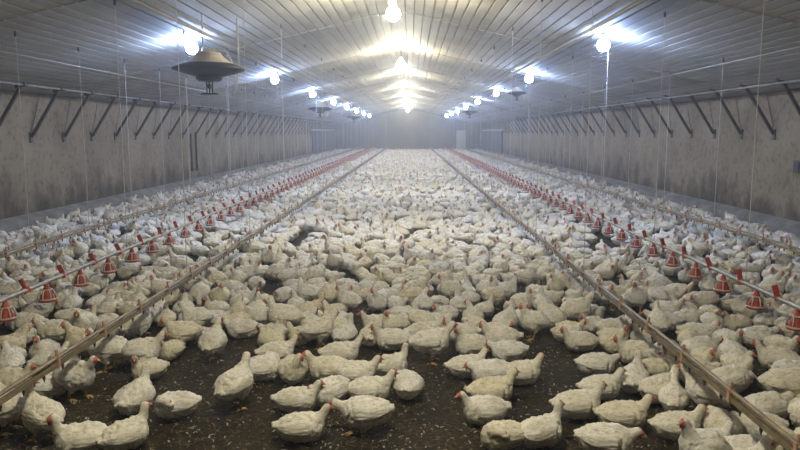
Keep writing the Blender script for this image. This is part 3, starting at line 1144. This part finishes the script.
KIT, FLOCK = {}, {}
for i, (nm, ps) in enumerate(POSES.items()):
    hd = np.array(ps['head'], float)
    v, fc, skin, f, B, hx = make_body(ps, 0.0105, 11 + i)
    me = mk('white_chicken', v, fc, [M['feather_own']])
    add_skin(me, skin)
    side, up = frame(hx)
    parts = []
    pieces = []
    for s in (-1, 1):
        V, Fc = wing_arrays(f, B, s)
        parts.append(('wing', mk('wing', V, Fc, [M['feather_own']])))
        pieces.append((V, Fc, 0))
    V, Fc = comb_arrays(hd, hx)
    parts.append(('comb', mk('comb', V, Fc, [M['comb']], False))); pieces.append((V, Fc, 1))
    V, Fc = beak_arrays(hd, hx)
    parts.append(('beak', mk('beak', V, Fc, [M['beak']]))); pieces.append((V, Fc, 2))
    for s in (-1, 1):
        V, Fc = ball_arrays(hd + hx * 0.026 - up * 0.028 + side * s * 0.008, (0.007, 0.0045, 0.014), (hx, side, up))
        parts.append(('wattle', mk('wattle', V, Fc, [M['comb']]))); pieces.append((V, Fc, 1))
    for s in (-1, 1):
        V, Fc = ball_arrays(hd + hx * 0.014 + up * 0.006 + side * s * 0.0205, (0.0058, 0.0035, 0.0058), (hx, side, up))
        parts.append(('eye', mk('eye', V, Fc, [M['eye']]))); pieces.append((V, Fc, 3))
    if ps['legs']:
        for s in (-1, 1):
            V, Fc = leg_arrays(ps, s)
            parts.append(('leg', mk('leg', V, Fc, [M['leg']]))); pieces.append((V, Fc, 4))
    KIT[nm] = (me, parts)
    # lighter joined version for the flock behind
    v, fc, skin, f, B, hx = make_body(ps, 0.0175, 31 + i, 0.013, 120)
    AV, AF, AM, AS = list(map(tuple, v)), [tuple(q) for q in fc], [0] * len(fc), list(skin)
    for (V, Fc, mi) in pieces:
        o_ = len(AV)
        AV += [tuple(p_) for p_ in V]
        AS += [0.0] * len(V)
        AF += [tuple(o_ + k for k in q) for q in Fc]
        AM += [mi] * len(Fc)
    me = mk('white_chicken', AV, AF, [M['feather'], M['comb'], M['beak'], M['eye'], M['leg']])
    me.polygons.foreach_set('material_index', AM)
    add_skin(me, AS)
    FLOCK[nm] = me

# birds read off the photograph: pixel of the base, pose, heading (0 right, 90 away, 180 left, 270 to the camera), cream tint, label
HAND = [
    (4, 436, 'stand_mid', 25, .3, 'chicken cut off by the bottom left picture edge, head turned to the right'),
    (44, 444, 'stand_up', 150, .5, 'ruffled cream chicken standing in the bottom left corner facing away left'),
    (50, 400, 'sit_low', 60, .1, 'greyish chicken half under the left drinker line behind the ruffled cream one'),
    (77, 402, 'stand_mid', 340, .2, 'round white chicken standing at the left drinker line with head held low right'),
    (136, 414, 'sit_up', 80, .2, 'chicken sitting with its back to the camera in front of the lone standing pair'),
    (82, 457, 'sit_up', 215, .4, 'red combed chicken at the bottom left edge facing left'),
    (126, 452, 'sit_up', 45, .4, 'chicken at the bottom edge looking right, back to the left facing red combed one'),
    (176, 420, 'preen', 200, .1, 'lone white chicken resting on bare litter with its head tucked away'),
    (236, 412, 'stand_up', 65, .3, 'chicken standing alone on bare litter, seen from behind with yellow feet'),
    (263, 383, 'preen', 20, .1, 'small white chicken preening just behind the lone standing one'),
    (293, 384, 'sit_left', 280, .7, 'cream chicken facing the camera behind the pair at the bottom'),
    (277, 366, 'sit_mid', 15, .2, 'white chicken looking right behind the camera facing cream one'),
    (297, 415, 'sit_mid', 2, .2, 'white chicken with pointed tail sitting behind the bottom centre pair'),
    (302, 444, 'sit_mid', 5, .4, 'cream chicken lying at the bottom centre, beak against its neighbour'),
    (366, 434, 'crouch', 178, .2, 'crouching white chicken at the bottom centre, yellow toes forward, facing left'),
    (330, 407, 'sit_low', 235, .1, 'chicken with a red stained breast beside the plump right facing one'),
    (370, 405, 'sit_mid', 3, .3, 'plump white chicken facing right in the centre of the foreground'),
    (409, 400, 'preen', 80, .1, 'chicken with a brownish patch sitting behind the plump right facing one'),
    (390, 380, 'sit_up', 20, .2, 'chicken stretching its neck up behind the plump right facing one'),
    (356, 388, 'sit_mid', 350, .3, 'chicken with a red face squeezed between two cream neighbours'),
    (330, 384, 'sit_mid', 185, .6, 'cream chicken facing left behind the red stained one'),
    (341, 367, 'sit_mid', 8, .2, 'long backed white chicken facing right in the central huddle'),
    (214, 365, 'stand_up', 85, .3, 'chicken seen squarely from behind, standing at the left of the bare litter'),
    (184, 353, 'stand_mid', 205, .8, 'yellowish chicken with a red face standing beside the back view one'),
    (143, 375, 'stand_mid', 4, .2, 'walking white chicken facing right between the drinker line and bare litter'),
    (110, 374, 'stand_left', 190, .2, 'red faced chicken facing left beside the walking white one'),
    (137, 346, 'stand_up', 60, .3, 'chicken with neck stretched up just right of the left drinker line'),
    (214, 331, 'sit_low', 10, .0, 'bluish white chicken resting behind the back view standing one'),
    (184, 320, 'sit_mid', 100, .5, 'cream chicken near the left drinker line behind the yellowish one'),
    (243, 341, 'sit_low', 180, .1, 'white chicken lying low at the rim of the bare litter'),
    (263, 329, 'sit_low', 170, .2, 'white chicken lying behind the low one at the litter rim'),
    (285, 338, 'stand_right', 190, .3, 'chicken standing half turned left of the large right facing one'),
    (318, 351, 'stand_mid', 25, .4, 'large cream chicken facing away right in the central huddle'),
    (345, 347, 'sit_up', 70, .0, 'bluish chicken right behind the large cream one'),
    (378, 336, 'sit_mid', 190, .3, 'chicken with bright red face behind the left facing one'),
    (393, 353, 'sit_mid', 182, .2, 'white chicken facing left in the gap right of the central huddle'),
    (431, 366, 'stand_mid', 8, .2, 'white chicken standing on yellow legs right of the centre'),
    (424, 345, 'sit_mid', 5, .2, 'white chicken directly behind the one on yellow legs'),
    (462, 345, 'sit_mid', 188, .4, 'cream chicken facing left behind the one on yellow legs'),
    (466, 380, 'sit_mid', 12, .3, 'white chicken with pointed tail among a knot of heads right of centre'),
    (472, 359, 'sit_up', 200, .3, 'chicken with raised red head in the knot right of centre'),
    (501, 351, 'sit_mid', 182, .3, 'white chicken facing left with its back to the walking one'),
    (506, 334, 'sit_up', 60, .2, 'chicken with a raised neck left of the walking one'),
    (508, 364, 'sit_low', 185, .0, 'bluish white back in the knot right of centre'),
    (533, 342, 'stand_up', 200, .3, 'chicken with a tall red comb walking left on open litter'),
    (519, 387, 'sit_mid', 12, .4, 'cream chicken facing right at the edge of the bare litter'),
    (492, 387, 'sit_low', 200, .0, 'bluish chicken pressed against the cream one at the litter edge'),
    (491, 407, 'sit_mid', 12, .9, 'yellow stained chicken behind the left facing red combed one'),
    (484, 426, 'sit_mid', 192, .1, 'white chicken with a red comb facing left in front of the yellow stained one'),
    (502, 452, 'preen', 200, .8, 'yellowish chicken with hidden head at the bottom edge'),
    (540, 449, 'sit_up', 25, .2, 'large white chicken at the bottom edge looking right'),
    (577, 421, 'sit_mid', 8, .4, 'chicken with an upright tail behind the large bottom edge one'),
    (606, 458, 'sit_low', 352, .3, 'white chicken at the bottom edge lowering its bright red comb'),
    (622, 432, 'sit_mid', 355, .7, 'big cream chicken facing right in the lower right huddle'),
    (676, 442, 'sit_mid', 0, .4, 'cream chicken sitting on litter in front of the standing leg, facing right'),
    (600, 402, 'sit_mid', 8, .3, 'chicken facing right behind the big cream one'),
    (633, 394, 'sit_up', 60, .0, 'bluish chicken with upright neck behind the big cream one'),
    (660, 405, 'sit_mid', 30, .5, 'cream backed chicken beside the leaning grey one'),
    (707, 420, 'stand_mid', 140, .1, 'leaning grey white chicken standing under the right drinker line'),
    (728, 405, 'stand_mid', 15, .3, 'chicken behind the right drinker line with red face looking right'),
    (758, 442, 'sit_low', 175, .1, 'bluish chicken sitting under the right drinker line near the corner'),
    (742, 470, 'sit_mid', 5, .3, 'chicken cut by the bottom edge near the right corner'),
    (766, 424, 'sit_low', 20, .2, 'white chicken directly beneath the right drinker line'),
    (785, 411, 'stand_mid', 350, .5, 'chicken at the right picture edge behind the drinker line'),
    (596, 378, 'sit_low', 5, .1, 'white chicken with back to the camera on the litter rim at right'),
    (580, 354, 'sit_mid', 180, .3, 'white chicken facing left alone on the litter rim at right'),
    (613, 340, 'sit_low', 0, .2, 'long white chicken lying just left of the right drinker line'),
    (576, 330, 'stand_mid', 20, .3, 'standing chicken with a red face behind the long lying one'),
    (637, 367, 'sit_mid', 180, .5, 'cream chicken facing left close to the right drinker line'),
    (553, 331, 'sit_low', 30, .4, 'cream chicken crouched left of the standing red faced one'),
    (543, 317, 'sit_up', 90, .2, 'chicken with upright neck behind the tall combed walking one'),
    (665, 372, 'preen', 150, .0, 'bluish chicken under the right drinker line preening'),
    (735, 380, 'sit_left', 265, .6, 'cream chicken with a red comb facing the camera behind the right drinker line'),
    (700, 362, 'sit_low', 20, .1, 'white back just behind the right drinker line'),
    (663, 333, 'sit_low', 160, .0, 'bluish white back beside a drinker clip on the right'),
    (697, 345, 'sit_mid', 330, .2, 'chicken with dark red face between the right lines'),
    (727, 352, 'sit_mid', 280, .3, 'chicken with two toned red head behind the camera facing cream one'),
    (777, 373, 'sit_mid', 155, .4, 'chicken with raised red head near the right edge'),
    (792, 388, 'preen', 170, .1, 'ruffled white chicken at the right picture edge'),
    (757, 350, 'sit_low', 10, .0, 'white chicken below the nearest feeder pan on the right'),
    (56, 344, 'sit_mid', 195, .6, 'cream chicken resting between the left drinker and feeder lines'),
    (45, 364, 'sit_up', 275, .4, 'chicken facing the camera behind the left drinker line'),
    (11, 372, 'sit_up', 285, .5, 'chicken facing the camera at the left picture edge'),
    (84, 346, 'stand_mid', 280, .4, 'chicken peering over the left drinker line at the camera'),
    (28, 336, 'sit_mid', 180, .4, 'chicken with pink face at the left edge facing left'),
    (40, 318, 'sit_low', 10, .6, 'cream round chicken below the left feeder line'),
    (67, 314, 'sit_low', 190, .6, 'cream chicken lying in front of a dark gap on the left'),
]

# flock filled in around them
BARE = [  # open litter, in picture coordinates
    [(150, 900), (150, 392), (150, 385), (196, 345), (230, 342), (268, 345), (268, 380), (262, 900)],
    [(400, 900), (412, 372), (438, 372), (470, 392), (470, 900)],
    [(535, 395), (540, 345), (562, 340), (572, 372), (560, 392)],
    [(-40, 900), (60, 900), (160, 900), (150, 380), (100, 365), (60, 395), (-40, 430)],
    [(262, 900), (262, 385), (420, 380), (420, 900)],
    [(470, 900), (470, 350), (640, 355), (900, 900)],
    [(268, 385), (268, 352), (560, 345), (560, 395)],
    [(735, 392), (752, 362), (790, 378), (790, 398), (760, 410)],
    [(70, 326), (80, 308), (97, 308), (92, 326)],
    [(577, 246), (585, 234), (606, 238), (602, 252), (585, 256)],
    [(325, 240), (330, 233), (350, 236), (345, 246)],
    [(395, 252), (405, 240), (424, 244), (420, 256)],
    [(418, 305), (425, 296), (445, 300), (440, 310)],
    [(250, 300), (262, 290), (282, 296), (270, 312)],
    [(492, 300), (502, 286), (530, 290), (522, 302)],
]


def inside(poly, u, v):
    r = False
    n = len(poly)
    for i in range(n):
        (x1, y1), (x2, y2) = poly[i], poly[(i + 1) % n]
        if (y1 > v) != (y2 > v) and u < (x2 - x1) * (v - y1) / (y2 - y1) + x1:
            r = not r
    return r


hand = []
for (u, v, ps, hdg, tint, lab) in HAND:
    p_ = at_z(u, v - 3, 0.0)
    hand.append((p_.x, p_.y, ps, math.radians(hdg), tint, lab))

cell = 0.30
gridm = {}
HALF = 0.053


def feet(x, y, ang):
    c_, s_ = math.cos(ang) * HALF, math.sin(ang) * HALF
    return ((x + c_, y + s_), (x - c_, y - s_))


def clash(x, y, ang, d):
    for (px, py) in feet(x, y, ang):
        ci, cj = int(math.floor(px / cell)), int(math.floor(py / cell))
        for i in range(ci - 1, ci + 2):
            for j in range(cj - 1, cj + 2):
                for (a, b) in gridm.get((i, j), ()):
                    if (a - px) ** 2 + (b - py) ** 2 < d * d:
                        return True
    return False


def put(x, y, ang):
    for (px, py) in feet(x, y, ang):
        gridm.setdefault((int(math.floor(px / cell)), int(math.floor(py / cell))), []).append((px, py))


# birds that touch are eased apart so that no two bodies share a place
hp_ = [[t[0], t[1]] for t in hand]
for _ in range(40):
    for i in range(len(hand)):
        for j in range(i):
            if abs(hp_[i][0] - hp_[j][0]) + abs(hp_[i][1] - hp_[j][1]) > 0.6:
                continue
            for pa_ in feet(*hp_[i], hand[i][3]):
                for pb_ in feet(*hp_[j], hand[j][3]):
                    dx, dy = pa_[0] - pb_[0], pa_[1] - pb_[1]
                    dd = math.hypot(dx, dy) + 1e-6
                    if dd < 0.150:
                        k_ = (0.150 - dd) / dd * 0.2
                        hp_[i][0] += dx * k_; hp_[i][1] += dy * k_
                        hp_[j][0] -= dx * k_; hp_[j][1] -= dy * k_
hand = [(p_[0], p_[1]) + t[2:] for p_, t in zip(hp_, hand)]
for t in hand:
    put(t[0], t[1], t[3])
KB = HW - 0.22 - 0.20
names = list(POSES)
wts = [9, 17, 22, 9, 9, 14, 3, 6, 3, 3, 4, 3]
fill = []
rf = random.Random(21)
for (ya, yb_, tries, dmin) in ((3.2, 12, 26000, 0.178), (12, 30, 44000, 0.176), (30, 73.8, 80000, 0.180)):
    for _ in range(tries):
        x, y = rf.uniform(-KB, KB), rf.uniform(ya, yb_)
        if y < 12.5:
            q = proj((x, y, 0))
            if q is None or q[0] < -160 or q[0] > 960:
                continue
            if y < 12.5 and any(inside(b_, *q) for b_ in BARE):
                continue
        if 6 < y < 22 and noise.noise(Vector((x * 1.5, y * 0.9, 8.0))) > 0.36:
            continue
        for lx in (XLF, XRF):
            if abs(x - lx) < 0.12:
                break
        else:
            ang = rf.uniform(0, 2 * PI)
            if not clash(x, y, ang, dmin):
                put(x, y, ang)
                fill.append((x, y, rf.choices(names, wts)[0], ang, rf.random()))

fill.sort(key=lambda t: (t[0] - CAM.x) ** 2 + (t[1] - CAM.y) ** 2)


def in_frame(x, y):
    q = proj((x, y, 0.12))
    return q is not None and -12 < q[0] < 812 and q[1] < 462


def chicken_full(x, y, ps, ang, tint, scale, label, group):
    me, parts = KIT[ps]
    o = share(me, 'white_chicken', None, (x, y, 0.0), (0, 0, ang), (scale,) * 3)
    o.color = (tint, 0, 0, 1)
    tag(o, label, 'chicken', group)
    for nm, pm in parts:
        c_ = share(pm, nm, o)
        c_.color = (tint, 0, 0, 1)
    return o


GROUP = 'white broiler chickens on the litter'
for i, (x, y, ps, ang, tint, lab) in enumerate(hand):
    chicken_full(x, y, ps, ang, tint, 0.87 + 0.05 * math.sin(i * 5.1), lab, GROUP)

UNIT = ['', 'first', 'second', 'third', 'fourth', 'fifth', 'sixth', 'seventh', 'eighth', 'ninth', 'tenth', 'eleventh', 'twelfth', 'thirteenth',
        'fourteenth', 'fifteenth', 'sixteenth', 'seventeenth', 'eighteenth', 'nineteenth']
TENS = ['', '', 'twenty', 'thirty', 'forty', 'fifty', 'sixty', 'seventy', 'eighty', 'ninety']
TENTH = ['', '', 'twentieth', 'thirtieth', 'fortieth', 'fiftieth', 'sixtieth', 'seventieth', 'eightieth', 'ninetieth']


def ordinal(n):
    if n < 20:
        return UNIT[n]
    t, u_ = divmod(n, 10)
    return TENTH[t] if u_ == 0 else TENS[t] + '-' + UNIT[u_]


AISLES = [(XL2, 'beyond the left wall drinker line'), (XLF, 'between the left wall drinker and left feeder'),
          (XL1, 'between the left feeder and left drinker'), (-0.7, 'in the left third of the central aisle'), (0.8, 'in the middle of the central aisle'), (XR1, 'in the right third of the central aisle'),
          (XRF, 'between the right drinker and right feeder'), (XR2, 'between the right feeder and right wall drinker'),
          (99, 'beyond the right wall drinker line')]
POSE_WORD = {'sit_up': 'sitting neck up', 'sit_mid': 'sitting', 'sit_low': 'lying low', 'sit_left': 'sitting head turned', 'sit_right': 'sitting head turned',
             'preen': 'preening', 'stand_up': 'standing tall', 'stand_mid': 'standing', 'stand_left': 'standing head turned', 'stand_right': 'standing head turned',
             'crouch': 'crouching', 'peck': 'pecking'}


def facing(a):
    d_ = math.degrees(a) % 360
    return ['facing right', 'facing away', 'facing left', 'facing camera'][int(((d_ + 45) % 360) // 90)]


cnt, crowd, made, full = {}, [], len(hand), 0
SRC = {}
for (x, y, ps, ang, tint) in fill:
    sc_ = rf.uniform(0.71, 0.87)
    if made < 300 and in_frame(x, y):
        for k, (lx, words) in enumerate(AISLES):
            if x < lx:
                break
        cnt[k] = cnt.get(k, 0) + 1
        lab = 'chicken %s, %s, %s nearest %s' % (POSE_WORD[ps], facing(ang), ordinal(cnt[k]), words)
        if full < 70:
            o = chicken_full(x, y, ps, ang, tint ** 1.6, sc_, lab, GROUP)
            full += 1
        else:
            o = share(FLOCK[ps], 'white_chicken', None, (x, y, 0), (0, 0, ang), (sc_,) * 3)
            tag(o, lab, 'chicken', GROUP)
            SRC.setdefault(ps, o)
        made += 1
    else:
        crowd.append((x, y, ps, ang, sc_))

# the rest of the flock: one object, instanced on points
keys = [k for k in names if k in SRC]
pm = bpy.data.meshes.new('chicken_flock')
pm.from_pydata([(x, y, 0) for x, y, *_ in crowd], [], [])
a1 = pm.attributes.new('turn', 'FLOAT', 'POINT'); a1.data.foreach_set('value', [t[3] for t in crowd])
a2 = pm.attributes.new('size', 'FLOAT', 'POINT'); a2.data.foreach_set('value', [t[4] for t in crowd])
a3 = pm.attributes.new('pick', 'INT', 'POINT')
a3.data.foreach_set('value', [keys.index(t[2]) if t[2] in keys else 0 for t in crowd])
fo = obj('chicken_flock', pm)
tag(fo, 'dense flock of white chickens filling the house to the far wall', 'chicken flock', kind='stuff')
ng = bpy.data.node_groups.new('flock', 'GeometryNodeTree')
ng.interface.new_socket('Geometry', in_out='INPUT', socket_type='NodeSocketGeometry')
ng.interface.new_socket('Geometry', in_out='OUTPUT', socket_type='NodeSocketGeometry')
N, L = ng.nodes, ng.links
gi, go = N.new('NodeGroupInput'), N.new('NodeGroupOutput')
ip = N.new('GeometryNodeInstanceOnPoints')
jn = N.new('GeometryNodeJoinGeometry')
for k in reversed(keys):
    oi = N.new('GeometryNodeObjectInfo')
    oi.inputs['Object'].default_value = SRC[k]
    oi.inputs['As Instance'].default_value = True
    oi.transform_space = 'ORIGINAL'
    L.new(oi.outputs['Geometry'], jn.inputs[0])


def attr(nm, ty):
    a = N.new('GeometryNodeInputNamedAttribute')
    a.data_type = ty
    a.inputs['Name'].default_value = nm
    return a.outputs['Attribute']


cx = N.new('ShaderNodeCombineXYZ')
L.new(attr('turn', 'FLOAT'), cx.inputs[2])
L.new(gi.outputs[0], ip.inputs['Points'])
L.new(jn.outputs[0], ip.inputs['Instance'])
ip.inputs['Pick Instance'].default_value = True
L.new(attr('pick', 'INT'), ip.inputs['Instance Index'])
L.new(cx.outputs[0], ip.inputs['Rotation'])
L.new(attr('size', 'FLOAT'), ip.inputs['Scale'])
L.new(ip.outputs[0], go.inputs[0])
md = fo.modifiers.new('flock', 'NODES')
md.node_group = ng

# ------------------------------------------------------------------ loose straw and down on the bare litter
for nm, m_, n, ln, wd, lab in (('straw_litter', 'fleck', 14000, (0.012, 0.045), (0.002, 0.008), 'loose straw and shavings scattered on the litter'),
                               ('loose_feathers', 'down', 3400, (0.012, 0.04), (0.006, 0.014), 'small loose white feathers scattered on the litter')):
    V, Fc = [], []
    rs = random.Random(len(nm))
    while len(Fc) < n * 2:
        x, y = rs.uniform(-4.5, 4.5), 3.4 + 6.5 * rs.random() ** 1.5
        l_, w_, a = rs.uniform(*ln) / 2, rs.uniform(*wd) / 2, rs.uniform(0, PI)
        z = rs.uniform(0.006, 0.014)
        c_, s_ = math.cos(a), math.sin(a)
        t = rs.uniform(-0.3, 0.3)
        k = len(V)
        for du, dv, dz in ((-1, -1, 0), (0, -1, 0.006), (1, -1, t * l_), (1, 1, t * l_), (0, 1, 0.006), (-1, 1, 0)):
            V.append((x + c_ * du * l_ - s_ * dv * w_, y + s_ * du * l_ + c_ * dv * w_, z + dz))
        Fc += [(k, k + 1, k + 4, k + 5), (k + 1, k + 2, k + 3, k + 4)]
    tag(obj(nm, mk(nm, V, Fc, [M[m_]], False)), lab, 'litter', kind='stuff')
print('birds', made, 'full', full + len(hand), 'crowd', len(crowd))
